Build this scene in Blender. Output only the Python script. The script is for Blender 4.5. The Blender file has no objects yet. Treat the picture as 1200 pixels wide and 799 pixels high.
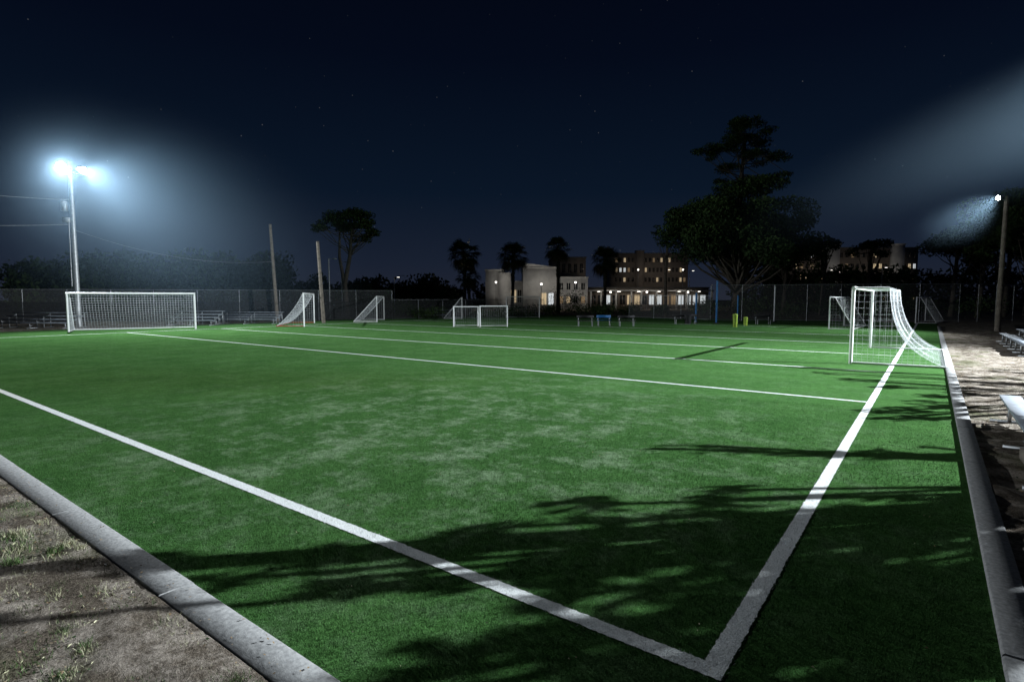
import bpy, math, random
import numpy as np
from mathutils import Vector
rng = np.random.default_rng(7)
random.seed(7)
scene = bpy.context.scene

# ---------------------------------------------------------------- helpers
def site(d, s, z=0.0):
    """site diagonal axis -> world x,y (field axes are x / y)"""
    return (-.6*d+.8*s, .8*d+.6*s, z)
RZ = math.atan2(.6, .8)

class MB:
    def __init__(s): s.v=[]; s.f=[]; s.n=0
    def add(s, V, F, m=0):
        V=np.asarray(V,float).reshape(-1,3); F=np.asarray(F,int)
        s.f.append((F+s.n, m)); s.v.append(V); s.n+=len(V)
    def box(s, c, size, rz=0, m=0, rx=0):
        x,y,z=[k/2 for k in size]
        V=np.array([[-x,-y,-z],[x,-y,-z],[x,y,-z],[-x,y,-z],[-x,-y,z],[x,-y,z],[x,y,z],[-x,y,z]])
        if rx:
            c1,s1=math.cos(rx),math.sin(rx); V=V@np.array([[1,0,0],[0,c1,-s1],[0,s1,c1]]).T
        c0,s0=math.cos(rz),math.sin(rz)
        V=V@np.array([[c0,-s0,0],[s0,c0,0],[0,0,1]]).T+np.array(c)
        s.add(V,[[0,3,2,1],[4,5,6,7],[0,1,5,4],[1,2,6,5],[2,3,7,6],[3,0,4,7]],m)
    def tube(s, pts, rad, m=0, n=8, caps=True):
        P=np.array(pts,float); k=len(P)
        if np.isscalar(rad): rad=[rad]*k
        T=np.gradient(P,axis=0); T/=np.linalg.norm(T,axis=1)[:,None]+1e-9
        V=[]
        for i in range(k):
            up=np.array([0,0,1.]) if abs(T[i][2])<.9 else np.array([1.,0,0])
            a=np.cross(T[i],up); a/=np.linalg.norm(a)+1e-9; b=np.cross(a,T[i])
            for j in range(n):
                t=2*math.pi*j/n; V.append(P[i]+rad[i]*(a*math.cos(t)+b*math.sin(t)))
        F=[]
        for i in range(k-1):
            for j in range(n):
                F.append([i*n+j,i*n+(j+1)%n,(i+1)*n+(j+1)%n,(i+1)*n+j])
        s.add(V,F,m)
        if caps:
            s.add(V[:n],[list(range(n))[::-1]],m); s.add(V[-n:],[list(range(n))],m)
    def segs(s, A, B, r, m=0):
        A=np.asarray(A,float).reshape(-1,3);B=np.asarray(B,float).reshape(-1,3)
        T=B-A; T/=np.linalg.norm(T,axis=1)[:,None]+1e-9
        up=np.where(np.abs(T[:,2:3])<.9,np.array([[0,0,1.]]),np.array([[1.,0,0]]))
        a=np.cross(T,up); a/=np.linalg.norm(a,axis=1)[:,None]+1e-9; b=np.cross(a,T)
        R=[]
        for Q in (A,B):
            for j in range(3):
                t=2*math.pi*j/3; R.append(Q+r*(a*math.cos(t)+b*math.sin(t)))
        V=np.stack(R,1).reshape(-1,3); N=len(A)
        base=np.arange(N)[:,None]*6
        F=np.concatenate([base+np.array([[0,1,4,3]]),base+np.array([[1,2,5,4]]),base+np.array([[2,0,3,5]])])
        s.add(V,F,m)
    def polyline(s, P, r, m=0):
        P=np.asarray(P,float); s.segs(P[:-1],P[1:],r,m)
    def cards(s, C, size, m=0, aspect=.5):
        N=len(C)
        a=rng.normal(size=(N,3)); a/=np.linalg.norm(a,axis=1)[:,None]
        b=rng.normal(size=(N,3)); b-=a*(a*b).sum(1)[:,None]; b/=np.linalg.norm(b,axis=1)[:,None]
        sz=size*rng.uniform(.55,1.25,(N,1))
        a=a*sz*.5; b=b*sz*.5*aspect
        V=np.stack([C-a,C+b-a*.1,C+a,C-b-a*.1],1).reshape(-1,3)
        F=np.arange(N*4).reshape(-1,4)
        s.add(V,F,m)
    def build(s, name, mats, smooth=False):
        V=np.concatenate(s.v)
        me=bpy.data.meshes.new(name)
        me.vertices.add(len(V)); me.vertices.foreach_set("co",V.ravel())
        loops=[];starts=[];mi=[];c=0
        for F,m in s.f:
            k=F.shape[1]; loops.append(F.ravel()); starts.append(c+np.arange(len(F))*k); mi.append(np.full(len(F),m)); c+=F.size
        L=np.concatenate(loops);S=np.concatenate(starts);M=np.concatenate(mi)
        me.loops.add(len(L)); me.loops.foreach_set("vertex_index",L.astype(np.int32))
        me.polygons.add(len(S)); me.polygons.foreach_set("loop_start",S.astype(np.int32))
        me.polygons.foreach_set("material_index",M.astype(np.int32))
        for mt in mats: me.materials.append(mt)
        me.update(calc_edges=True); me.validate()
        if smooth: me.shade_smooth()
        o=bpy.data.objects.new(name,me); scene.collection.objects.link(o); return o

def clean(name):
    m=bpy.data.materials.new(name); m.use_nodes=True
    nt=m.node_tree; b=nt.nodes["Principled BSDF"]; return m,nt,b
def mat(name, c1, c2=None, scale=3., rough=.7, metal=0., bump=0., spec=.3, detail=4, trans=0):
    m,nt,b=clean(name)
    b.inputs["Roughness"].default_value=rough; b.inputs["Metallic"].default_value=metal
    b.inputs["Specular IOR Level"].default_value=spec
    if c2 is None: c2=tuple(k*.7 for k in c1)
    geo=nt.nodes.new("ShaderNodeNewGeometry"); nz=nt.nodes.new("ShaderNodeTexNoise")
    nz.inputs["Scale"].default_value=scale; nz.inputs["Detail"].default_value=detail; nz.inputs["Roughness"].default_value=.65
    nt.links.new(geo.outputs["Position"],nz.inputs["Vector"])
    cr=nt.nodes.new("ShaderNodeValToRGB"); cr.color_ramp.elements[0].position=.35; cr.color_ramp.elements[1].position=.65
    cr.color_ramp.elements[0].color=(*c2,1); cr.color_ramp.elements[1].color=(*c1,1)
    nt.links.new(nz.outputs["Fac"],cr.inputs["Fac"]); nt.links.new(cr.outputs["Color"],b.inputs["Base Color"])
    if bump:
        bp=nt.nodes.new("ShaderNodeBump"); bp.inputs["Strength"].default_value=bump; bp.inputs["Distance"].default_value=.01
        nt.links.new(nz.outputs["Fac"],bp.inputs["Height"]); nt.links.new(bp.outputs["Normal"],b.inputs["Normal"])
    return m
def emis(name,c,st):
    m,nt,b=clean(name); b.inputs["Base Color"].default_value=(*[k*.5 for k in c],1)
    b.inputs["Emission Color"].default_value=(*c,1); b.inputs["Emission Strength"].default_value=st; return m

# ---------------------------------------------------------------- materials
def turf_material(name, white=False, fibre=False):
    m,nt,b=clean(name); N=nt.nodes.new; Lk=nt.links.new
    geo=N("ShaderNodeNewGeometry")
    def noise(sc,det=5,ro=.6):
        n=N("ShaderNodeTexNoise"); n.inputs["Scale"].default_value=sc; n.inputs["Detail"].default_value=det; n.inputs["Roughness"].default_value=ro
        Lk(geo.outputs["Position"],n.inputs["Vector"]); return n
    def ramp(src,p0,p1,c0,c1):
        r=N("ShaderNodeValToRGB"); r.color_ramp.elements[0].position=p0; r.color_ramp.elements[1].position=p1
        r.color_ramp.elements[0].color=(*c0,1); r.color_ramp.elements[1].color=(*c1,1); Lk(src,r.inputs["Fac"]); return r
    def mix(f,a,bb,typ='MIX'):
        x=N("ShaderNodeMix"); x.data_type='RGBA'; x.blend_type=typ
        if isinstance(f,float): x.inputs[0].default_value=f
        else: Lk(f,x.inputs[0])
        Lk(a,x.inputs[6]); Lk(bb,x.inputs[7]); return x.outputs[2]
    fine=noise(90,2,.7); mid=noise(5.5,5,.75)
    if white:
        base=ramp(fine.outputs["Fac"],.25,.55,(.52,.55,.53),(.84,.86,.85)).outputs["Color"]
        col=mix(ramp(mid.outputs["Fac"],.56,.75,(0,0,0),(.3,.3,.3)).outputs["Color"],base,ramp(fine.outputs["Fac"],.3,.7,(.14,.22,.12),(.34,.42,.3)).outputs["Color"])
    else:
        low=noise(.7,4,.6); sp=noise(30,3,.8)
        g=ramp(fine.outputs["Fac"],.3,.7,(.025,.07,.018),(.08,.2,.056)).outputs["Color"]
        g2=mix(ramp(low.outputs["Fac"],.35,.7,(.0,.0,.0),(.8,.8,.8)).outputs["Color"],g,ramp(fine.outputs["Fac"],.3,.7,(.042,.115,.03),(.12,.26,.08)).outputs["Color"])
        vm=N("ShaderNodeVectorMath"); vm.operation='DISTANCE'; vm.inputs[1].default_value=(-6.4,6.6,0); Lk(geo.outputs["Position"],vm.inputs[0])
        mr=N("ShaderNodeMapRange"); mr.inputs[1].default_value=2.; mr.inputs[2].default_value=7.; mr.inputs[3].default_value=1.; mr.inputs[4].default_value=.12; Lk(vm.outputs["Value"],mr.inputs[0])
        bl=noise(1.3,8,.8)
        rb=ramp(bl.outputs["Fac"],.48,.62,(0,0,0),(1,1,1))
        mu=N("ShaderNodeMath"); mu.operation='MULTIPLY'; Lk(rb.outputs["Color"],mu.inputs[0]); Lk(mr.outputs[0],mu.inputs[1])
        mu2=N("ShaderNodeMath"); mu2.operation='MULTIPLY'; mu2.inputs[1].default_value=.8; Lk(mu.outputs[0],mu2.inputs[0])
        pale=ramp(fine.outputs["Fac"],.3,.7,(.15,.24,.13),(.37,.48,.31)).outputs["Color"]
        col=mix(mu2.outputs[0],g2,pale)
        col=mix(ramp(mid.outputs["Fac"],.3,.6,(.5,.5,.5),(0,0,0)).outputs["Color"],col,ramp(fine.outputs["Fac"],.3,.8,(.014,.04,.012),(.05,.12,.036)).outputs["Color"])
        col=mix(1.,col,ramp(sp.outputs["Fac"],.36,.64,(.66,.66,.66),(1.,1.,1.)).outputs["Color"],'MULTIPLY')
        col=mix(.5,col,ramp(sp.outputs["Fac"],.6,.78,(0,0,0),(.07,.1,.06)).outputs["Color"],'ADD')
    Lk(col,b.inputs["Base Color"]); b.inputs["Roughness"].default_value=.9; b.inputs["Specular IOR Level"].default_value=.0
    if fibre:
        x=N("ShaderNodeVectorMath"); x.operation='SCALE'; x.inputs["Scale"].default_value=.5; Lk(geo.outputs["True Normal"],x.inputs[0])
        y=N("ShaderNodeVectorMath"); y.operation='ADD'; y.inputs[1].default_value=(0,0,.8); Lk(x.outputs[0],y.inputs[0])
        z=N("ShaderNodeVectorMath"); z.operation='NORMALIZE'; Lk(y.outputs[0],z.inputs[0]); Lk(z.outputs[0],b.inputs["Normal"])
    else:
        bp=N("ShaderNodeBump"); bp.inputs["Strength"].default_value=.5; bp.inputs["Distance"].default_value=.012
        Lk(fine.outputs["Fac"],bp.inputs["Height"]); Lk(bp.outputs["Normal"],b.inputs["Normal"])
    return m
TURF=turf_material("turf"); TWHITE=turf_material("painted_turf",True)
TURFF=turf_material("turf_fibre",False,True); TWHITEF=turf_material("painted_turf_fibre",True,True)

def dirt_material():
    m,nt,b=clean("sandy_dirt"); N=nt.nodes.new; Lk=nt.links.new
    geo=N("ShaderNodeNewGeometry")
    def noise(sc,det=6,ro=.65):
        n=N("ShaderNodeTexNoise"); n.inputs["Scale"].default_value=sc; n.inputs["Detail"].default_value=det; n.inputs["Roughness"].default_value=ro
        Lk(geo.outputs["Position"],n.inputs["Vector"]); return n
    def ramp(src,p0,p1,c0,c1):
        r=N("ShaderNodeValToRGB"); r.color_ramp.elements[0].position=p0; r.color_ramp.elements[1].position=p1
        r.color_ramp.elements[0].color=(*c0,1); r.color_ramp.elements[1].color=(*c1,1); Lk(src,r.inputs["Fac"]); return r
    f=noise(45,5,.8); l=noise(2.2,7,.72); k=noise(.6,4)
    sand=ramp(f.outputs["Fac"],.3,.7,(.13,.11,.09),(.48,.42,.36))
    soil=ramp(f.outputs["Fac"],.35,.7,(.04,.033,.027),(.23,.19,.15))
    gr=ramp(f.outputs["Fac"],.35,.7,(.03,.045,.016),(.15,.17,.07))
    def mix(fa,a,bb):
        x=N("ShaderNodeMix"); x.data_type='RGBA'; Lk(fa,x.inputs[0]); Lk(a,x.inputs[6]); Lk(bb,x.inputs[7]); return x.outputs[2]
    c=mix(ramp(l.outputs["Fac"],.44,.56,(0,0,0),(1,1,1)).outputs["Color"],soil.outputs["Color"],sand.outputs["Color"])
    c=mix(ramp(k.outputs["Fac"],.52,.66,(0,0,0),(.6,.6,.6)).outputs["Color"],c,gr.outputs["Color"])
    Lk(c,b.inputs["Base Color"]); b.inputs["Roughness"].default_value=.95; b.inputs["Specular IOR Level"].default_value=0
    ad=N("ShaderNodeMath"); ad.operation='ADD'; Lk(f.outputs["Fac"],ad.inputs[0]); Lk(l.outputs["Fac"],ad.inputs[1])
    bp=N("ShaderNodeBump"); bp.inputs["Strength"].default_value=.9; bp.inputs["Distance"].default_value=.03
    Lk(ad.outputs[0],bp.inputs["Height"]); Lk(bp.outputs["Normal"],b.inputs["Normal"])
    return m
DIRT=dirt_material()
CONC=mat("concrete",(.34,.34,.335),(.2,.2,.2),30,.9,bump=.35,detail=8,spec=.05)
WOOD=mat("weathered_wood",(.2,.17,.14),(.1,.085,.07),5,.85,bump=.3)
ALU=mat("aluminium",(.3,.33,.37),(.2,.22,.25),8,.6,metal=.4)
STEEL=mat("galvanised_steel",(.4,.41,.42),(.28,.29,.3),6,.5,metal=.6)
WPAINT=mat("white_paint",(.8,.8,.8),(.68,.68,.68),6,.4)
NET=mat("net_cord",(.6,.62,.64),(.5,.52,.54),20,.8)
RED=mat("red_paint",(.45,.05,.03),None,5,.5)
BLUE=mat("blue_paint",(.03,.16,.4),None,5,.5)
TEAL=mat("teal_plastic",(.02,.14,.17),None,5,.5)
BLACK=mat("black_plastic",(.025,.025,.028),None,5,.6)
CABLE=mat("weathered_cable",(.25,.25,.25),None,5,.7)
LIME=mat("lime_plastic",(.3,.42,.05),(.24,.34,.05),5,.5)
BARK=mat("bark",(.12,.1,.08),(.05,.04,.03),4,.9,bump=.5)
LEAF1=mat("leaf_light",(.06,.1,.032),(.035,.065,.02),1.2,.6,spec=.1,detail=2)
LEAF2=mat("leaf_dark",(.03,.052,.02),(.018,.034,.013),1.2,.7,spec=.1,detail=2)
PALML=mat("palm_frond",(.09,.12,.045),(.05,.075,.025),2,.5)
DEAD=mat("dead_frond",(.2,.15,.08),(.1,.075,.04),2,.8)
LEAFD=mat("dry_leaf",(.3,.22,.13),(.12,.08,.045),8,.8)
PALES=mat("straw",(.42,.4,.27),(.2,.21,.11),8,.8)
STUCCO=mat("white_stucco",(.62,.62,.61),(.46,.46,.46),.6,.9)
TAN=mat("tan_stucco",(.28,.235,.2),(.2,.17,.145),.6,.9)
ROOF=mat("roof_trim",(.12,.12,.12),None,1,.8)
GLASS=mat("dark_glass",(.02,.025,.03),None,2,.15,spec=.6)
WARM=emis("lit_window_warm",(1.,.78,.48),.42)
COOL=emis("lit_window_cool",(.9,.97,1.),.6)
DIM=emis("lit_window_dim",(1.,.7,.4),.12)
LAMPE=emis("lamp_lens",(.92,.97,1.),90)
LAMPS=emis("small_lamp_lens",(1.,.95,.85),5)

def mesh_fence_material(name,col,cov):
    m,nt,b=clean(name); N=nt.nodes.new; Lk=nt.links.new
    b.inputs["Base Color"].default_value=(*col,1); b.inputs["Roughness"].default_value=.7
    geo=N("ShaderNodeNewGeometry"); wn=N("ShaderNodeTexNoise"); wn.inputs["Scale"].default_value=14; wn.inputs["Detail"].default_value=2
    Lk(geo.outputs["Position"],wn.inputs["Vector"])
    mr=N("ShaderNodeMapRange"); mr.inputs[1].default_value=.35; mr.inputs[2].default_value=.65; mr.inputs[3].default_value=cov*.6; mr.inputs[4].default_value=min(1,cov*1.4)
    Lk(wn.outputs["Fac"],mr.inputs[0])
    tr=N("ShaderNodeBsdfTransparent"); mx=N("ShaderNodeMixShader"); Lk(mr.outputs[0],mx.inputs[0]); Lk(tr.outputs[0],mx.inputs[1]); Lk(b.outputs[0],mx.inputs[2])
    Lk(mx.outputs[0],nt.nodes["Material Output"].inputs["Surface"]); return m
LINK=mesh_fence_material("chain_link",(.2,.21,.22),.16)
SCREEN=mesh_fence_material("wind_screen",(.02,.022,.025),.8)

# ---------------------------------------------------------------- ground, turf, kerbs, lines
g=MB(); n=60
xs=np.sign(np.linspace(-1,1,n))*np.abs(np.linspace(-1,1,n))**3*900
X,Y=np.meshgrid(xs,xs); Z=np.zeros_like(X)
V=np.stack([X,Y,Z],-1).reshape(-1,3); idx=np.arange(n*n).reshape(n,n)
g.add(V,np.stack([idx[:-1,:-1],idx[:-1,1:],idx[1:,1:],idx[1:,:-1]],-1).reshape(-1,4)); g.build("ground",[DIRT])
def bumps(X,Y):
    z=0
    for i in range(40):
        f=rng.uniform(1.5,22); a=rng.uniform(0,6.28); z=z+.022/f**.8*np.sin(f*(X*math.cos(a)+Y*math.sin(a))+rng.uniform(0,6.28))
    return z*.7
nx_,ny_=800,130
X,Y=np.meshgrid(np.linspace(-30,2,nx_)[::1],np.linspace(-4.5,1.497,ny_))
X=-((2-X)/32)**1.6*32+2
Z=.05+bumps(X,Y)*np.clip((1.5-Y)*4,.15,1)+rng.normal(0,.002,X.shape); Z=np.minimum(Z,.054+(1.5-Y)*.1); Z[0,:]=-.02
idx=np.arange(nx_*ny_).reshape(ny_,nx_); g=MB(); g.add(np.stack([X,Y,Z],-1).reshape(-1,3),np.stack([idx[:-1,:-1],idx[:-1,1:],idx[1:,1:],idx[1:,:-1]],-1).reshape(-1,4)); g.build("dirt_verge",[DIRT],True)
nx_,ny_=70,420
X,Y=np.meshgrid(np.linspace(.622,6,nx_),np.linspace(2.,46,ny_))
Z=.012+np.maximum(bumps(X,Y)*1.3+rng.normal(0,.003,X.shape),-.008); Z[0,:]=-.02; Z[-1,:]=-.02; Z[:,-1]=-.02
idx=np.arange(nx_*ny_).reshape(ny_,nx_); g=MB(); g.add(np.stack([X,Y,Z],-1).reshape(-1,3),np.stack([idx[:-1,:-1],idx[:-1,1:],idx[1:,1:],idx[1:,:-1]],-1).reshape(-1,4)); g.build("dirt_path",[DIRT],True)

X0,X1,Y0,Y1=-46.5,.42,1.745,60.
t=MB(); t.add([[X0,Y0,.02],[X1,Y0,.02],[X1,Y1,.02],[X0,Y1,.02]],[[0,1,2,3]]); t.build("turf_field",[TURF])

LX=-.89; LY=3.06; W=.062
lines=[]
lines.append((-39.5,LX+W,LY-W,LY+W))
lines.append((LX-W,LX+W,LY+W,58))
for yy in (13.2,18.9,24.6,30.3,37,45,54): lines.append((-39.5,LX-W,yy-.05,yy+.05))
lines.append((-39.62,-39.5,LY-W,58))
L=MB()
for (a,b_,c,d) in lines:
    horiz=(b_-a)>(d-c); Ln=(b_-a) if horiz else (d-c); k=max(2,int(min(Ln,60)/.02))
    s=np.linspace(0,1,k); j1=rng.normal(0,.003,k); j2=rng.normal(0,.003,k)
    if horiz: P=np.stack([a+s*(b_-a),c+j1],1); Q=np.stack([a+s*(b_-a),d+j2],1)
    else: P=np.stack([b_+j1,c+s*(d-c)],1); Q=np.stack([a+j2,c+s*(d-c)],1)
    V=np.zeros((2*k,3)); V[:k,:2]=P; V[k:,:2]=Q; V[:,2]=.025
    i=np.arange(k-1); L.add(V,np.stack([i,i+1,k+i+1,k+i],1))
L.build("field_line_markings",[TWHITE])

NB=560000
u_=rng.random(NB); r=2.0+10.5*u_**1.15; th=rng.uniform(math.radians(-25),math.radians(95),NB)
bx=-np.sin(th)*r; by=np.cos(th)*r
k=(bx<X1-.01)&(by>Y0+.01); bx=bx[k];by=by[k];rr=r[k]
N_=len(bx); fade=np.clip((12.5-rr)/8,0,1); h=rng.uniform(.008,.02,N_)*(.3+.7*fade); w=(.0008+.00024*rr)
an=rng.uniform(0,math.pi*2,N_); lean=rng.normal(0,.007,(N_,2))
dx=np.cos(an)*w; dy=np.sin(an)*w; z0=np.full(N_,.018)
V=np.stack([np.stack([bx-dx,by-dy,z0],1),np.stack([bx+dx,by+dy,z0],1),np.stack([bx+lean[:,0],by+lean[:,1],z0+h+.004],1)],1)
inl=np.zeros(N_,bool)
jx=rng.normal(0,.008,N_); jy=rng.normal(0,.008,N_)
for (a,b_,c,d) in lines: inl|=(bx+jx>a)&(bx+jx<b_)&(by+jy>c)&(by+jy<d)
G=MB()
for sel,m in ((~inl,0),(inl,1)):
    VV=V[sel].reshape(-1,3); G.add(VV,np.arange(len(VV)).reshape(-1,3),m)
G.build("turf_fibres",[TURFF,TWHITEF])

K=MB()
def kerb_run(p,q,width_vec,seg=2.4,z=.062):
    p=np.array(p);q=np.array(q); Ln=np.linalg.norm(q-p); u=(q-p)/Ln; wv=np.array(width_vec); s=0
    while s<Ln:
        e=min(s+seg-.012,Ln); j=rng.normal(0,.004,2); zz=z+rng.normal(0,.003)
        a=p+u*s+wv*j[0]*2; b=p+u*e+wv*j[1]*2; bev=.012; wn=wv/np.linalg.norm(wv)*bev
        def ring(o): 
            return [[*o,-.02],[*o,zz-bev],[*(o+wn),zz],[*(o+wv-wn),zz],[*(o+wv),zz-bev],[*(o+wv),-.02]]
        V=ring(a)+ring(b); F=[[i,i+1,i+7,i+6] for i in range(5)]
        K.add(V,F,0); K.add(V,[[5,4,3,2,1,0],[6,7,8,9,10,11]],0)
        s+=seg
kerb_run((.62,1.5),(-48,1.5),(0,.235))
kerb_run((.42,1.76),(.42,52),(.2,0))
K.build("concrete_kerb",[CONC])

D=MB()
def scatter(nn,x0,x1,y0,y1,size,m,asp=.5,zz=.012,zb=.003):
    C=np.stack([rng.uniform(x0,x1,nn),rng.uniform(y0,y1,nn),zb+rng.uniform(0,zz,nn)],1)
    a=rng.uniform(0,6.28,nn); sz=size*rng.uniform(.4,1.3,nn)
    A=np.stack([np.cos(a)*sz,np.sin(a)*sz,rng.normal(0,.2,nn)*sz],1); B=np.stack([-np.sin(a)*sz*asp,np.cos(a)*sz*asp,rng.normal(0,.2,nn)*sz],1)
    V=np.stack([C-A,C-B,C+A,C+B],1).reshape(-1,3); D.add(V,np.arange(nn*4).reshape(-1,4),m)
scatter(9000,-12,0,-1.5,1.48,.011,0,.5,.02,.045); scatter(7000,-12,0,-1.5,1.48,.016,1,.08,.02,.045); scatter(8000,-12,0,-1.5,1.48,.009,2,.8,.02,.045)
scatter(5000,.64,4,4,26,.018,0,.5,.02,.02); scatter(3000,.64,4,4,26,.014,2,.8,.02,.02)
scatter(160,-9,.4,1.52,1.72,.01,0,.6,.004,.068)
C=np.stack([rng.uniform(-8,.3,420),rng.uniform(1.9,12,420)],1)
for c in C:
    a=rng.uniform(0,6.28); s=rng.uniform(.004,.012)
    D.add([[c[0]-math.cos(a)*s,c[1]-math.sin(a)*s,.036],[c[0]+math.sin(a)*s*.4,c[1]-math.cos(a)*s*.4,.04],[c[0]+math.cos(a)*s,c[1]+math.sin(a)*s,.038],[c[0]-math.sin(a)*s*.4,c[1]+math.cos(a)*s*.4,.045]],[[0,1,2,3]],int(rng.integers(0,2)))
D.build("leaf_litter",[LEAFD,PALES,LEAF2])
T=MB()
for i in range(420):
    cx,cy=rng.uniform(-11,0),rng.uniform(-1,1.45); q=int(rng.integers(30,150)); sp=rng.uniform(.03,.1)
    ox=rng.normal(0,sp,q)+cx; oy=rng.normal(0,sp*.8,q)+cy; a=rng.uniform(0,6.28,q); hh=rng.uniform(.015,.045,q)+.05
    k=oy<1.48; ox,oy,a,hh=ox[k],oy[k],a[k],hh[k]
    V=np.stack([np.stack([ox-np.cos(a)*.003,oy-np.sin(a)*.003,0*ox+.03],1),np.stack([ox+np.cos(a)*.003,oy+np.sin(a)*.003,0*ox+.03],1),np.stack([ox+rng.normal(0,.02,len(ox)),oy+rng.normal(0,.02,len(ox)),hh],1)],1).reshape(-1,3)
    if len(V): T.add(V,np.arange(len(V)).reshape(-1,3),int(rng.integers(0,2)))
T.build("grass_tufts",[LEAF1,PALES])

# ---------------------------------------------------------------- goals
def goal(name,p0,p1,back,h,dt,db,sag=.0,cell=.14,r=.004,pr=.05,net=NET,frame=WPAINT,basebar=True,extra=WPAINT):
    p0=np.array([*p0,0.]);p1=np.array([*p1,0.]);bk=np.array([*back,0.]);bk/=np.linalg.norm(bk);up=np.array([0,0,1.])
    M=MB()
    M.tube([p0+up*.02,p0+up*h],pr,0,10); M.tube([p1+up*.02,p1+up*h],pr,0,10)
    e=(p1-p0)/np.linalg.norm(p1-p0)*pr
    M.tube([p0+up*(h+.0)-e,p1+up*(h+.0)+e],pr*.98,0,10)
    z0=up*.06
    c=np.array([(dt*.55+db*.45)*(1-sag)+dt*.5*sag,0,h*(.5-.33*sag)])
    if sag>.5: c=np.array([dt+.12,0,h*.22])
    ts=np.linspace(0,1,max(8,int(h*1.15/cell)))
    prof=[((1-t)**2*dt+2*(1-t)*t*c[0]+t*t*db, (1-t)**2*h+2*(1-t)*t*c[2]+t*t*.05) for t in ts]
    for p in (p0,p1):
        if dt>.05: M.tube([p+up*h,p+up*h+bk*dt],pr*.5,0,8)
        if basebar: M.tube([p+z0,p+z0+bk*db],pr*.6,2,8)
        if sag<.2: M.tube([p+up*h+bk*dt,p+bk*db+z0],pr*.45,0,8)
    if basebar: M.tube([p0+z0+bk*db,p1+z0+bk*db],pr*.6,2,8)
    Wd=np.linalg.norm(p1-p0); nw=int(Wd/cell)
    fr=np.linspace(0,1,nw+1)
    def bay(f,t): return .08*math.sin(math.pi*f)*math.sin(math.pi*t)+(.05*math.sin(f*19+t*2)*math.sin(math.pi*t) if sag>.5 else 0)
    for t_i,(dd,zz) in enumerate(prof):
        P=np.array([p0+(p1-p0)*f+bk*(dd-bay(f,ts[t_i]))+up*(zz+rng.normal(0,.006)) for f in fr]); M.polyline(P,r,1)
    for f in fr:
        P=np.array([p0+(p1-p0)*f+bk*(dd-bay(f,ts[i]))+up*zz for i,(dd,zz) in enumerate(prof)]); M.polyline(P,r,1)
    if dt>.05:
        for f in fr: M.polyline([p0+(p1-p0)*f+up*h,p0+(p1-p0)*f+bk*dt+up*(h-.02)],r,1)
        for q in np.linspace(.1,.95,max(2,int(dt/cell))): M.polyline([p0+(p1-p0)*f+bk*dt*q+up*(h-.03*math.sin(math.pi*q)) for f in fr],r,1)
    Z=np.array([z for _,z in prof]);Dp=np.array([d for d,_ in prof])
    for p in (p0,p1):
        for dd,zz in prof[1:]: 
            kk=8; M.polyline([p+bk*dd*q+up*(zz-.02*math.sin(math.pi*q)) for q in np.linspace(0,1,kk)],r,1)
        for x in np.arange(cell,db,cell):
            zt=h if x<=dt else np.interp(x,Dp,Z)
            M.polyline([p+bk*x+up*.04,p+bk*(x)+up*zt*.5,p+bk*x+up*zt],r,1)
        M.polyline([p+bk*dd+up*zz for dd,zz in prof],r*3,1)
    return M.build(name,[frame,net,extra])
goal("soccer_goal",(-2.0,20.8),(-2.0,28.1),(1,.05),2.44,.95,2.45,sag=.9,cell=.15,r=.0024,pr=.055)
goal("soccer_goal",(-43.3,11.3),(-40.6,17.7),(-.92,.39),2.44,.9,2.0,sag=.1,cell=.16,r=.0065,pr=.06)
a=site(41.6,-15.5);b=site(48,-17.0); goal("soccer_goal",a[:2],b[:2],(-.8,-.6),2.5,.05,2.1,sag=.25,cell=.2,r=.004,net=NET,extra=RED)
a=site(50,-12.1);b=site(55,-12.6); goal("soccer_goal",a[:2],b[:2],(-.8,-.6),2.3,.0,2.1,cell=.22,r=.004)
a=site(41.6,-4.35);b=site(41.9,-2.55); goal("small_soccer_goal",a[:2],b[:2],(-.6,.8),1.5,.3,1.0,cell=.16,r=.003,pr=.04)
a=site(41.0,-2.35);b=site(41.4,-.35); goal("small_soccer_goal",a[:2],b[:2],(-.6,.8),1.55,.3,1.0,cell=.16,r=.003,pr=.04)
a=site(60,-.6);b=site(61,3.0); goal("soccer_goal",a[:2],b[:2],(-.6,.8),2.3,.6,1.8,cell=.2,r=.008)
a=site(58,-5.2);b=site(63,-5.6); goal("soccer_goal",a[:2],b[:2],(-.8,-.6),2.2,.1,1.9,cell=.2,r=.006)
a=site(38,21.6);b=site(43,25.6); goal("soccer_goal",a[:2],b[:2],(.8,.3),2.2,.3,1.5,cell=.2,r=.003,pr=.045)
a=site(47,34.0);b=site(52,38.5); goal("soccer_goal",a[:2],b[:2],(.8,.3),2.2,.3,1.5,cell=.2,r=.003)

# ---------------------------------------------------------------- bleachers
def bleacher(name,p,length,ang,rows=3,h0=.42,rise=.22,run=.6):
    M=MB(); c,s=math.cos(ang),math.sin(ang); nx,ny=-s,c
    def P(u,v,z): return (p[0]+c*u+nx*v,p[1]+s*u+ny*v,z)
    for r_ in range(rows):
        z=h0+rise*r_; v=run*r_
        M.box(P(length/2,v+.14,z),(length,.27,.04),ang,0)
        if r_: M.box(P(length/2,v-.17,z-.28),(length,.24,.035),ang,0)
    k=max(2,int(length/1.8)+1)
    for i in range(k):
        u=.15+(length-.3)*i/(k-1)
        for r_ in range(rows):
            v=run*r_+.14; z=h0+rise*r_-.025
            M.box(P(u,v,z/2),(.05,.05,z),ang,1)
        M.box(P(u,(run*(rows-1))/2+.14,.03),(.045,run*(rows-1)+.5,.045),ang,1)
        M.tube([P(u,.1,.12),P(u,run*(rows-1)+.2,h0+rise*(rows-1)-.1)],.02,1,6)
    return M.build(name,[ALU,STEEL])
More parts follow.
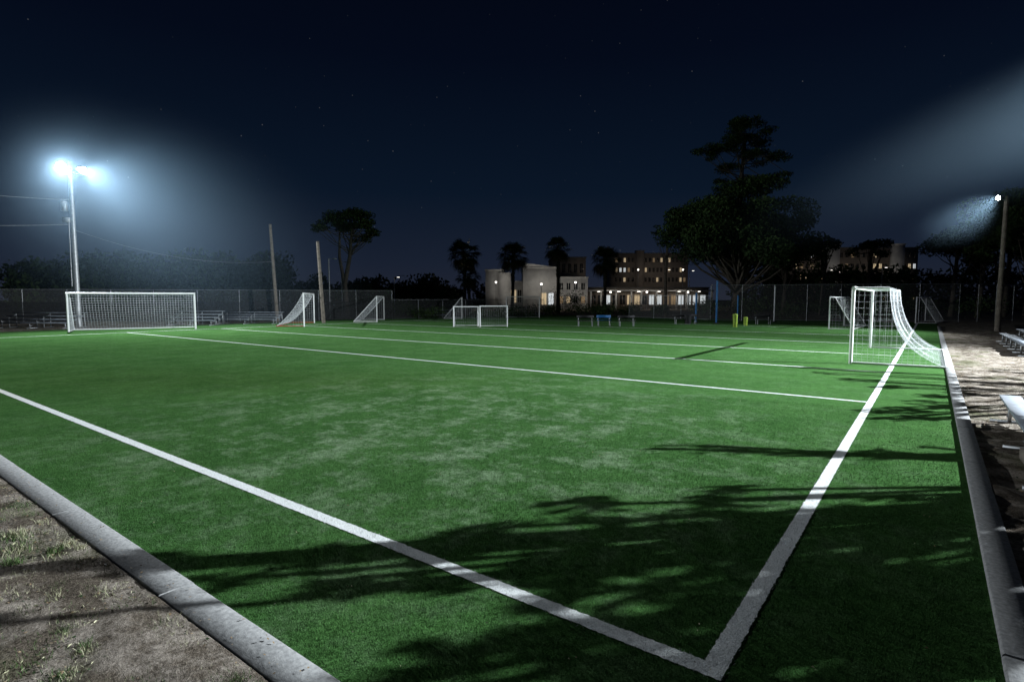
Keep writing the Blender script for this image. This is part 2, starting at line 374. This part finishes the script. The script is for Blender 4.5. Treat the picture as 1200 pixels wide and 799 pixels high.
bleacher("aluminium_bleacher",(1.0,12.6),4.6,-math.pi/2,3,.44)
bleacher("aluminium_bleacher",(2.7,36.0),9.,-math.pi/2,3,.42)
a=site(39,-36.5); bleacher("aluminium_bleacher",a,5.3,RZ,4)
a=site(43.5,-27.); bleacher("aluminium_bleacher",a,3.6,RZ,4)
a=site(46,-24.6); bleacher("aluminium_bleacher",a,5.0,RZ,4,.4,.18)
a=site(58,-9.8); bleacher("aluminium_bleacher",a,3.4,RZ,3)
M=MB(); M.box((1.15,8.9,.1),(.24,1.6,.14),.03,0); M.box((1.42,10.3,.09),(.2,1.2,.12),-.05,0); M.build("timber_sleepers",[WOOD])

# ---------------------------------------------------------------- light poles
def spot(name,loc,target,energy,size,blend=.5,rad=.15,col=(.86,.94,1.)):
    l=bpy.data.lights.new(name,'SPOT'); l.energy=energy; l.spot_size=math.radians(size); l.spot_blend=blend; l.shadow_soft_size=rad; l.color=col
    o=bpy.data.objects.new(name,l); scene.collection.objects.link(o); o.location=loc
    o.rotation_euler=(Vector(target)-Vector(loc)).to_track_quat('-Z','Y').to_euler(); return o
def floodlight(M,loc,target,r=.3):
    a=np.array(loc,float);d=np.array(target,float)-a;d/=np.linalg.norm(d)
    M.tube([a-d*.45,a-d*.3,a-d*.05,a],[r*.35,r*.6,r*.98,r],1,14)
    M.tube([a+d*.004,a+d*.02],[r*.93,r*.93],2,14)
    return tuple(a+d*.12)
M=MB(); px,py,_=site(42,-32.6)
M.tube([(px,py,0),(px,py,6),(px,py,11.6)],[.2,.17,.13],0,12)
l1=site(41.8,-33.1,11.75); l2=site(41.8,-31.5,11.5)
M.tube([site(42,-33.2,11.3),site(42,-31.4,11.2)],.045,1,8)
M.tube([site(42,-33.1,11.3),l1],.04,1,6); M.tube([site(42,-31.5,11.2),l2],.04,1,6)
M.box(site(41.9,-33.1,8.9),(.35,.3,.7),RZ,1); M.box(site(41.9,-32.95,7.9),(.5,.35,.35),RZ,1)
M.tube([site(42,-33.4,9.4),site(42,-32.5,9.4)],.05,0,6)
M.tube([site(41.8,-32.8,3),site(41.8,-32.75,8)],.035,1,6)
tA=(-14,8,0); tB=(-22,30,0)
e1=floodlight(M,l1,tA,.33); e2=floodlight(M,l2,tB,.26)
P1=M.build("floodlight_pole",[STEEL,STEEL,LAMPE])
s1=spot("lamp_beam",e1,tA,46000,100,1.,.2); s2=spot("lamp_beam_b",e2,tB,32000,100,1.,.2)
for s in (s1,s2): s.parent=P1
M=MB(); q=(3.5,47.8)
M.tube([(q[0],q[1],0),(q[0]+.02,q[1],8.6)],[.17,.11],0,12); M.tube([(q[0],q[1],8.3),(q[0]-.35,q[1]-.25,8.5)],.03,1,6)
l3=(q[0]-.4,q[1]-.3,8.5); tC=(-16,30,0); e3=floodlight(M,l3,tC,.15)
P2=M.build("floodlight_pole",[WOOD,STEEL,LAMPE]); s3=spot("lamp_beam_c",e3,tC,20000,100,1.,.12); s3.parent=P2
M=MB(); R=(20.,30.); M.tube([(R[0],R[1],0),(R[0],R[1],13.1)],[.2,.13],0,12); l4=(R[0]-.4,R[1]-.3,13.); tD=(-10,9,0)
M.tube([(R[0],R[1],12.9),l4],.04,1,6); e4=floodlight(M,l4,tD,.33)
P3=M.build("floodlight_pole",[WOOD,STEEL,LAMPE]); s4=spot("lamp_beam_d",e4,tD,180000,88,.8,.05); s4.parent=P3

M=MB(); M.tube([site(50,-21.0,0),site(50,-21.4,8.65)],[.16,.11],0,10); M.build("utility_pole",[WOOD])
M=MB(); M.tube([site(48,-16.2,0),site(48,-16.55,6.95)],[.16,.12],0,10); M.build("utility_pole",[WOOD])
def small_lamp_post(d,s,h,lit=True):
    M=MB(); M.tube([site(d,s,0),site(d,s,h)],[.08,.05],0,8); M.tube([site(d,s,h-.05),site(d,s+.5,h)],.03,0,6); M.box(site(d,s+.6,h),(.45,.2,.08),RZ,0)
    if lit: M.box(site(d,s+.6,h-.055),(.35,.16,.02),RZ,1)
    M.build("street_lamp",[STEEL,LAMPS])
small_lamp_post(58,-18.9,6.2,False); small_lamp_post(60,-18.2,6.0,False)
small_lamp_post(90,-14.2,6.,False); small_lamp_post(80,-16.8,5.2,True); small_lamp_post(95,-19.,6.,False)
for d,s in ((95,26),(98,31),(96,54),(88,58)): small_lamp_post(d,s,7.,True)
M=MB()
def wire(a,b,sagv,r=.018):
    a=np.array(a);b=np.array(b); t=np.linspace(0,1,24)[:,None]; P=a+(b-a)*t; P[:,2]-=sagv*4*(t*(1-t))[:,0]; M.polyline(P,r)
wire(site(42,-33,9.4),site(30,-42,9.6),.4); wire(site(42,-32.6,7.6),site(30,-42,6.6),.3); wire(site(42,-32.6,7.2),site(50,-21.1,5.4),.9,.014)
M.build("power_lines",[CABLE])

# ---------------------------------------------------------------- fences
def fence(name,pts,h,screen=False,step=3.,scr_h=1.8):
    M=MB()
    for a,b in zip(pts[:-1],pts[1:]):
        a=np.array(a[:2]);b=np.array(b[:2]);Ln=np.linalg.norm(b-a);k=max(1,int(Ln/step))
        for i in range(k+1):
            p=a+(b-a)*i/k; M.tube([(*p,0),(*p,h)],.035,0,6)
        M.tube([(*a,h),(*b,h)],.025,0,6); M.tube([(*a,.1),(*b,.1)],.015,0,6)
        M.add([[*a,.05],[*b,.05],[*b,h-.03],[*a,h-.03]],[[0,1,2,3]],1)
        if screen:
            o=np.array([.6,-.8])*.03
            M.add([[*(a+o),.08],[*(b+o),.08],[*(b+o),scr_h],[*(a+o),scr_h]],[[0,1,2,3]],2)
    M.build(name,[STEEL,LINK,SCREEN])
fence("chain_link_fence",[site(46,-52),site(50,-32),site(56,-12)],2.9,True)
fence("chain_link_fence",[site(56,-12),site(70,4)],2.0,False)
fence("chain_link_fence",[site(54,19.2),site(51,30),site(50,40),site(54,50)],3.4,False,2.6)
fence("chain_link_fence",[site(62,13),site(54,19.2)],2.4,False)

# ---------------------------------------------------------------- trees
def subclumps(c,R,k,fr=.33,lo=-.6):
    out=[]
    for i in range(k):
        v=rng.normal(size=3); v/=np.linalg.norm(v)
        if v[2]<lo: v[2]=-v[2]*.5
        q=rng.uniform(.45,.95); s=rng.uniform(.7,1.3)*fr
        out.append((c[0]+v[0]*R[0]*q,c[1]+v[1]*R[1]*q,c[2]+v[2]*R[2]*q,R[0]*s,R[1]*s,R[2]*s*rng.uniform(.6,.95)))
    return out
def tree(name,trunk,rad,clumps,dens=60,leaf=.3,limbs=True,asp=.5,mats=None):
    M=MB(); M.tube(trunk,rad,0,10)
    tp=np.array(trunk[-1])
    for c in clumps:
        C=np.array(c[:3])
        if limbs and rng.random()<.8:
            q=rng.uniform(0,1)
            st=np.array(trunk[-2])*(1-q)+tp*q
            mid=(st+C)/2+np.array([0,0,-.12*np.linalg.norm(C-st)*.6]); r0=max(.04,rad[-1]*.55)
            M.tube([st,mid,C],[r0,r0*.6,.025],0,5,False)
        nn=int(dens*(c[3]*c[4]*c[5])**(2/3)*4)
        v=rng.normal(size=(nn,3)); v/=np.linalg.norm(v,axis=1)[:,None]; v*=rng.random((nn,1))**.45
        P=C+v*np.array(c[3:6])
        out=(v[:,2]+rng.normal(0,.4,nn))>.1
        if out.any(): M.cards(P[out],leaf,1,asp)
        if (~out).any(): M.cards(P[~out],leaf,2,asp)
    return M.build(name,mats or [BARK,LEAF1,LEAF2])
def sc(d,s,z): return site(d,s,z)
cl=subclumps(sc(62,24.6,8.6),(7.6,7.6,5.6),42,.3)+subclumps(sc(61,19.4,9.0),(3.2,3.2,3.6),12,.38)+subclumps(sc(62,29.9,8.8),(3.6,3.6,4.6),13,.38)+subclumps(sc(62,25,13.2),(4.8,4.8,2.6),12,.36)+subclumps(sc(62,25,8.),(4,4,3.5),8,.5)
tree("oak_tree",[sc(62,24.8,0),sc(62,24.9,2.5),sc(62,25.1,6.5)],[.55,.42,.3],cl,75,.34)
cl=[]
for s,z,r_ in ((24.5,19.0,2.1),(26.2,21.2,2.2),(28.6,20.4,2.2),(22.4,18.8,1.7),(27.5,22.2,1.9),(29.8,18.0,1.8),(25.6,17.3,1.6),(30.4,15.8,1.4),(27.6,18.4,1.6),(24.6,15.8,1.0),(28,16,1.1)):
    cl+=subclumps(sc(66+rng.uniform(-1.5,1.5),s,z),(r_,r_,r_*.6),6,.5)
tree("pine_tree",[sc(66,26.8,0),sc(66,26.7,9),sc(66,26.5,15),sc(66,27,21)],[.4,.32,.25,.12],cl,110,.3,asp=.35)
cl=[]
for s,z,r_ in ((17.2,10.2,1.1),(18.3,9.2,1.2),(16.4,9.4,.9),(18.8,10.6,.9),(17.6,8.2,.8)): cl+=subclumps(sc(64,s,z),(r_,r_,r_*.6),3,.5)
tree("pine_tree",[sc(64,17.6,0),sc(64,17.5,5),sc(64,17.7,9.8)],[.2,.15,.08],cl,90,.28,asp=.35)
cl=[]
for s,z,r_ in ((-19.3,9.9,1.5),(-18.,10.8,1.8),(-16.6,10.6,1.9),(-15.6,9.6,1.5),(-17.4,9.7,1.7),(-16.3,8.6,1.2),(-20.,9.3,1.1),(-14.9,9.1,1.),(-17.5,11.2,1.4)): cl+=subclumps(sc(60+rng.uniform(-1.3,1.3),s,z),(r_,r_,r_*.55),6,.5)
UP=tree("umbrella_pine_tree",[sc(60,-17.7,0),sc(60,-17.9,3.6),sc(60,-17.3,6.5),sc(60,-17.0,9.6)],[.3,.24,.19,.1],cl,120,.28,asp=.45)
M=MB(); M.tube([sc(60,-17.9,3.6),sc(60,-18.4,6.5),sc(60,-18.3,9.5)],[.2,.15,.08],0,8); M.tube([sc(60,-17.3,6.5),sc(60,-16.2,8.4)],[.12,.06],0,6)
o=M.build("limb",[BARK]); o.parent=UP
def gen_tree(name,d,s,h,w,low,dens=60,leaf=.36,k=24,fr=.34):
    cz=(h+low)/2; cl=subclumps(sc(d,s,cz),(w/2*.9,w/2*.9,(h-low)/2*.9),k,fr)
    return tree(name,[sc(d,s-.2,0),sc(d,s,low*.6),sc(d,s+.2,cz)],[.3,.25,.15],cl,dens,leaf)
gen_tree("pine_tree",72,40.,10.8,5.2,5.8,k=12); gen_tree("pine_tree",70,44.5,10.4,5.6,6.0,k=12); gen_tree("oak_tree",75,36.5,9.5,6,4,k=14)
gen_tree("oak_tree",66,52.,11.4,9,4.0,k=22); gen_tree("oak_tree",64,56.5,14.8,10,4.8,k=28); gen_tree("oak_tree",60,57.5,15.5,10,3.5,k=28); gen_tree("pine_tree",60,50.2,8.5,4.5,4.5,k=10)
gen_tree("oak_tree",68,66.,16.5,12,4,k=28); gen_tree("oak_tree",58,53.5,13.0,7.5,4,k=20)
def crown(specs,zr):
    out=[]
    for (sx,sy,r_) in specs:
        z=rng.uniform(*zr); k=(13-z)/13
        c=(19.6+(sx-19.6)*k, 29.7+(sy-29.7)*k, z); rr=r_*k
        for j in range(5):
            out.append((c[0]+rng.normal(0,rr*.5),c[1]+rng.normal(0,rr*.5),z+rng.normal(0,.05),rr*.42,rr*.42,.05+rr*.08))
    return out
tree("oak_tree",[(9.6,16.9,0),(9.4,16.8,2.4),(8.7,16.6,5.2)],[.26,.2,.1],
 crown([(-1.2,5.3,.8),(-.2,5.0,.9),(-2.1,4.4,.8),(-3.0,3.8,.5),(-1.4,4.0,.9),(-.2,3.6,1.),(.4,5.8,.8),(-2.4,2.9,.7),(-3.3,2.7,.6),(-3.9,2.2,.5),(-1.1,2.7,.9),(.2,2.3,1.),(-.3,6.6,.4),(.4,7.0,.4),(-2.5,7.7,.3),(-1.9,8.0,.25),(-1.0,8.5,.2),(-.5,8.9,.25),(.2,9.4,.3),(-5.2,.8,.6),(-6.6,-.2,.5),(1.8,8.5,.8),(2.5,10.8,.8),(1.4,5.5,.9),(-1.9,1.9,.6),(-.6,1.8,.7),(-.8,4.6,.8),(.1,4.2,.8),(-.7,3.3,.8),(-1.7,5.9,.4)],(5.0,6.2)),330,.13)
tree("oak_tree",[(9.8,22.2,0),(9.6,22,2.4),(9.,21.6,5)],[.22,.17,.09],
 crown([(-.4,12.8,.8),(.2,13.8,.9),(-.8,15.6,.5),(-.2,11.8,.4),(-1.6,16.6,.35),(-2.4,17.6,.3),(-3.1,18.6,.25),(.6,16.,.8),(2,15,.9),(3,18,1.),(2.2,21,.8),(1.2,18,.6),(3.2,13,.9)],(5.0,6.2)),330,.13)

M=MB()
def belt(d0,s0,s1,zf,k,r_=2.6,leaf=.7):
    for i in range(k):
        s=rng.uniform(s0,s1); zt=zf(s)*rng.uniform(.75,1.05); d=d0+rng.uniform(-5,5)
        for z in np.arange(zt-r_*.7,0,-r_*.9):
            c=np.array(sc(d,s+rng.normal(0,.5),z)); R3=np.array([r_,r_,r_*.75])*rng.uniform(.6,1.15)
            nn=100; v=rng.normal(size=(nn,3)); v/=np.linalg.norm(v,axis=1)[:,None]; v*=rng.random((nn,1))**.4
            M.cards(c+v*R3,leaf,int(rng.integers(0,2)),.6)
belt(88,-100,-62,lambda s:8.5,70); belt(85,-64,-34,lambda s:8.6+1.6*math.sin(s*.5),85); belt(88,-36,-8,lambda s:5.2+1.0*math.sin(s*.8),70,2.)
belt(130,-40,0,lambda s:6.,50,2.2)
belt(95,40,120,lambda s:8.,110)
M.build("distant_trees",[LEAF1,LEAF2])
def bush(name,d,s,h,w,mats=None,nn=900,leaf=.22):
    M=MB()
    for j in range(7):
        c=np.array(sc(d+rng.normal(0,w*.15),s+rng.normal(0,w*.25),h*rng.uniform(.35,.65))); v=rng.normal(size=(nn//7,3)); v/=np.linalg.norm(v,axis=1)[:,None]; v*=rng.random((nn//7,1))**.45
        P=c+v*np.array([w*.3,w*.3,h*.38]); P[:,2]=np.abs(P[:,2]); M.cards(P,leaf,j%2,.5)
    M.build(name,mats or [LEAF1,LEAF2])
for d,s,h,w in ((72,7.6,3.6,4.2),(66,10.5,1.8,3),(68,4.6,1.6,3.2),(64,13.6,1.8,3),(70,1.5,1.6,4),(60,15.5,1.6,2.4),(58,-9,1.6,4),(60,-12.5,2,4),(62,-1,1.3,5),(64,8,1.5,5),(57,24,2.4,4),(56,29,2.2,4),(56,34,2.2,4.5),(60,41,2.6,5),(56,46,2.6,5),(60,20,2.2,4)):
    bush("shrub",d,s,h,w)

def palm(d,s,h,R=2.0,nf=60):
    M=MB(); b=np.array(sc(d,s,0)); top=b+np.array([rng.normal(0,.15),rng.normal(0,.15),h])
    M.tube([b,(b+top)/2+np.array([.05,0,0]),top],[.26,.2,.2],0,10)
    for i in range(int(h*5)):
        z=h*.55+rng.uniform(0,h*.42); a=rng.uniform(0,6.28); p=b+(top-b)*z/h; M.box(p+np.array([math.cos(a)*.22,math.sin(a)*.22,0]),(.14,.06,.2),a,0)
    for i in range(nf):
        el=math.radians(rng.uniform(-60,80)); az=rng.uniform(0,6.28); m=1 if el>-.55 else 2
        dr=np.array([math.cos(el)*math.cos(az),math.cos(el)*math.sin(az),math.sin(el)]); pl=R*.5*rng.uniform(.8,1.1)
        pe=top+dr*pl-np.array([0,0,.1]); M.tube([top,top+dr*pl*.6,pe],[.03,.025,.02],m,4,False)
        side=np.cross(dr,[0,0,1.]); side/=np.linalg.norm(side)+1e-9; nrm=np.cross(side,dr)
        for t in np.linspace(-1.35,1.35,13):
            w=math.cos(t)*dr+math.sin(t)*side; Lf=R*.55*rng.uniform(.8,1.1)*(1-.15*abs(t)); e=pe+w*Lf*.6+nrm*.04; tip=pe+w*Lf+np.array([0,0,-.35*Lf*rng.uniform(.6,1.4)])
            q=np.cross(w,nrm); q=q/np.linalg.norm(q)*.06
            M.add([pe,e-q,tip,e+q],[[0,1,2,3]],m)
    M.build("palm_tree",[BARK,PALML,DEAD])
palm(74,-6.3,8.0,2.6,80); palm(74,0.,7.7,2.5,70); palm(76,6.3,8.8,2.2); palm(75,12.4,7.3,2.5,70); palm(74,-5.6,5.,1.9,40)

# ---------------------------------------------------------------- buildings
def facade(M,d,s0,s1,z0,z1,floors,cols,lit,ww=.5,wh=.5,thick=.06,mats=(1,2,3,4),trim=5):
    fh=(z1-z0)/floors; cw=(s1-s0)/cols
    for f in range(floors):
        for c in range(cols):
            s=s0+cw*(c+.5); z=z0+fh*(f+.52); r_=rng.random(); m=mats[0]
            if r_<lit*.5: m=mats[1]
            elif r_<lit*.75: m=mats[2]
            elif r_<lit: m=mats[3]
            M.box(site(d-.04,s,z),(cw*ww,.05,fh*wh),RZ,m)
            M.box(site(d-.07,s,z-fh*wh/2-.05),(cw*ww+.12,.12,.08),RZ,trim)
            M.box(site(d-.07,s,z),(.06,.06,fh*wh),RZ,trim)
BM=[TAN,GLASS,WARM,COOL,DIM,STUCCO,ROOF,LAMPS]
def block(M,d,s0,s1,z1,depth,m,z0=0,para=True):
    M.box(site(d+depth/2,(s0+s1)/2,(z0+z1)/2),(s1-s0,depth,z1-z0),RZ,m)
    if para: M.box(site(d+depth/2,(s0+s1)/2,z1+.12),(s1-s0+.3,depth+.3,.24),RZ,6 if m==0 else 5)
M=MB(); block(M,150,27,47,14,16,0); block(M,149,33,35,14.6,2,0); facade(M,150,27.3,32.8,.6,13.6,5,5,.5,.45,.42,trim=0); facade(M,150,35.2,46.6,.6,13.6,5,11,.4,.45,.42,trim=0)
M.build("apartment_building",BM)
M=MB(); block(M,140,70,101,14.6,16,0); block(M,139,78,81,15.4,2,5); block(M,139,94,97,15.4,2,5); facade(M,140,70.3,77.8,.6,14.2,5,6,.3,.45,.42,trim=0); facade(M,140,81.2,93.8,.6,14.2,5,9,.3,.45,.42,trim=0); facade(M,140,97.1,100.8,.6,14.2,5,3,.35,.45,.42,trim=0)
M.build("apartment_building",BM)
M=MB(); block(M,110,-5.2,-1.6,7.6,14,5); block(M,112,-1.6,2.2,5.4,12,5)
M.tube([site(110.4,-1.5,0),site(110.4,-1.5,7.2)],[1.3,1.3],5,24)
block(M,109,2.2,8.6,8.0,18,5)
V=[site(109.0,2.2,8.26),site(109.0,8.6,8.26),site(109.0,2.2,9.0),site(118,2.2,8.26),site(118,8.6,8.26),site(118,2.2,9.0)]
M.add(V,[[0,1,2],[5,4,3]],5); M.add(V,[[0,2,5,3],[2,1,4,5]],5)
block(M,118,8.6,15.5,10.6,14,0)
block(M,111,8.6,15.,6.2,7,5)
facade(M,112,-1.,2.,.4,4.6,1,3,.7,.7,.6); facade(M,111,9.,14.8,.5,5.8,2,4,.45); facade(M,118,9,15.2,6.6,10.2,1,5,.25,trim=0); facade(M,109,5.5,8.3,.4,3.6,1,2,.9,.7,.7)
M.build("campus_hall",BM)
M=MB(); block(M,114,15.3,40,4.2,10,0)
M.box(site(112.4,27.6,3.7),(24.8,3.2,.25),RZ,5)
s_=15.7
while s_<39.8: M.box(site(111.2,s_,1.78),(.3,.3,3.56),RZ,5); s_+=rng.choice([2.,2.,3.,4.])
facade(M,114,15.8,39.6,.2,3.4,1,16,.85,.7,.6,mats=(1,3,2,4),trim=0)
for i in range(6): M.box(site(112.6,17.5+i*4,3.52),(.6,.6,.06),RZ,7)
M.build("arcade_building",BM)
def point(name,loc,e,col=(1,.93,.82),r=.2):
    l=bpy.data.lights.new(name,'POINT'); l.energy=e; l.color=col; l.shadow_soft_size=r
    o=bpy.data.objects.new(name,l); scene.collection.objects.link(o); o.location=loc; return o
for (d,s,z,e) in ((105,-3,5,130),(103,5.4,4.6,340),(106,12,5,110),(108,19,3.2,110),(108,26,3.2,150),(108,34,3.2,130),(138,31,9,300),(138,42,9,300),(130,76,8,300),(130,92,8,300)):  # added fill lamps on invented posts, brightening the building walls
    M=MB(); M.tube([site(d,s,0),site(d,s,z)],.06,0,8); M.tube([site(d,s,z),site(d,s,z+.3)],[.12,.2],1,10); o=M.build("facade_fill_post",[STEEL,LAMPS])
    p=point("facade_fill_light",site(d,s,z+.6),e); p.parent=o

# ---------------------------------------------------------------- small kit on the far side
def bench(d,s,w,col):
    M=MB(); M.box(site(d,s,.45),(w,.35,.05),RZ,0); M.box(site(d+.25,s,.72),(w,.04,.22),RZ,0)
    for q in (-.4,.4): M.tube([site(d-.12,s+q*w,0),site(d-.12,s+q*w,.45)],.03,1,6); M.tube([site(d+.2,s+q*w,0),site(d+.27,s+q*w,.8)],.03,1,6)
    M.build("team_bench",[col,STEEL])
bench(42.5,5.6,1.3,BLACK); bench(43,7.1,1.1,BLUE); bench(42.3,8.7,1.3,BLACK); bench(46,14.3,2.,BLACK); bench(45.5,20.5,1.3,BLACK)
def bin_(d,s,h,r_,m):
    M=MB(); M.tube([site(d,s,0),site(d,s,h*.9)],[r_*.82,r_],0,16); M.tube([site(d,s,h*.905),site(d,s,h*.95),site(d,s,h)],[r_*1.1,r_*1.08,r_*.6],1,16); M.build("trash_bin",[m,m])
bin_(41,16.4,1.0,.18,LIME); bin_(43,18.,.7,.16,LIME); bin_(46,14.5,.8,.3,BLACK)
for d,s,h,m in ((47,17.2,3.6,BLUE),(48,15.8,2.6,BLUE),(48,19.4,2.4,BLUE),(50,23.5,3.2,STEEL)):
    M=MB(); M.tube([site(d,s,0),site(d,s,h)],.07,0,10); M.tube([site(d,s,.02),site(d,s,.1)],[.25,.2],1,12); M.build("net_post",[m,BLACK])

# ---------------------------------------------------------------- added haze ellipsoids, shaped to give floodlight glow and beams
def beam_haze(name,c,axis,radii,dens):
    bpy.ops.mesh.primitive_ico_sphere_add(subdivisions=3,radius=1,location=c); o=bpy.context.object; o.name=name
    o.scale=radii; o.rotation_euler=Vector(axis).to_track_quat('X','Z').to_euler()
    m=bpy.data.materials.new(name); m.use_nodes=True; nt=m.node_tree; nt.nodes.remove(nt.nodes["Principled BSDF"])
    vs=nt.nodes.new("ShaderNodeVolumeScatter"); vs.inputs["Anisotropy"].default_value=.3; vs.inputs["Color"].default_value=(.5,.76,1,1)
    tc=nt.nodes.new("ShaderNodeTexCoord"); ln=nt.nodes.new("ShaderNodeVectorMath"); ln.operation='LENGTH'; nt.links.new(tc.outputs["Object"],ln.inputs[0])
    mr=nt.nodes.new("ShaderNodeMapRange"); mr.interpolation_type='SMOOTHERSTEP'; mr.inputs[1].default_value=.0; mr.inputs[2].default_value=.97; mr.inputs[3].default_value=dens; mr.inputs[4].default_value=0
    nt.links.new(ln.outputs["Value"],mr.inputs[0]); nt.links.new(mr.outputs[0],vs.inputs["Density"])
    nt.links.new(vs.outputs[0],nt.nodes["Material Output"].inputs["Volume"]); o.data.materials.append(m)
    try: m.cycles.volume_step_rate=2.
    except Exception: pass
beam_haze("beam_haze",site(41,-27,7.3),(.8,.6,-.35),(21,11,11),.0048)
beam_haze("beam_haze",(5.2,20.1,7.6),(-30,-20,-13),(13.5,2.0,2.0),.03)
beam_haze("beam_haze",(1.5,46,7.0),(-17,-17,-5),(5,2.0,2.0),.004)

# ---------------------------------------------------------------- night sky
w=bpy.data.worlds.new("World"); scene.world=w; w.use_nodes=True; nt=w.node_tree; bg=nt.nodes["Background"]
tc=nt.nodes.new("ShaderNodeTexCoord"); sp=nt.nodes.new("ShaderNodeSeparateXYZ"); nt.links.new(tc.outputs["Generated"],sp.inputs[0])
cr=nt.nodes.new("ShaderNodeValToRGB"); e=cr.color_ramp.elements
e[0].position=0; e[0].color=(.015,.0185,.032,1); e[1].position=1; e[1].color=(.0006,.0011,.0036,1)
for p,c in ((.06,(.0095,.0145,.029,1)),(.18,(.0032,.0082,.0195,1)),(.38,(.0013,.0032,.0098,1)),(.6,(.0007,.0014,.0045,1))):
    q=e.new(p); q.color=c
nt.links.new(sp.outputs["Z"],cr.inputs["Fac"])
vo=nt.nodes.new("ShaderNodeTexVoronoi"); vo.inputs["Scale"].default_value=55; nt.links.new(tc.outputs["Generated"],vo.inputs["Vector"])
mr=nt.nodes.new("ShaderNodeMapRange"); mr.inputs[1].default_value=.02; mr.inputs[2].default_value=.06; mr.inputs[3].default_value=.08; mr.inputs[4].default_value=0; nt.links.new(vo.outputs["Distance"],mr.inputs[0])
sx=nt.nodes.new("ShaderNodeSeparateColor"); nt.links.new(vo.outputs["Color"],sx.inputs[0])
pw=nt.nodes.new("ShaderNodeMath"); pw.operation='POWER'; pw.inputs[1].default_value=2.; nt.links.new(sx.outputs[0],pw.inputs[0])
mm=nt.nodes.new("ShaderNodeMath"); mm.operation='MULTIPLY'; nt.links.new(mr.outputs[0],mm.inputs[0]); nt.links.new(pw.outputs[0],mm.inputs[1])
ad=nt.nodes.new("ShaderNodeMix"); ad.data_type='RGBA'; ad.blend_type='ADD'; ad.inputs[0].default_value=1
nt.links.new(cr.outputs["Color"],ad.inputs[6]); nt.links.new(mm.outputs[0],ad.inputs[7]); nt.links.new(ad.outputs[2],bg.inputs["Color"]); bg.inputs["Strength"].default_value=1.

# ---------------------------------------------------------------- camera
cd=bpy.data.cameras.new("Camera"); cd.lens=19.62; cd.sensor_width=36; cd.clip_start=.05; cd.clip_end=3000
co=bpy.data.objects.new("Camera",cd); scene.collection.objects.link(co); co.location=(0,0,2.1)
co.rotation_euler=(math.radians(90-4.33),0,math.radians(36.87)); scene.camera=co
scene.view_settings.view_transform='Standard'; scene.view_settings.look='None'; scene.view_settings.exposure=0
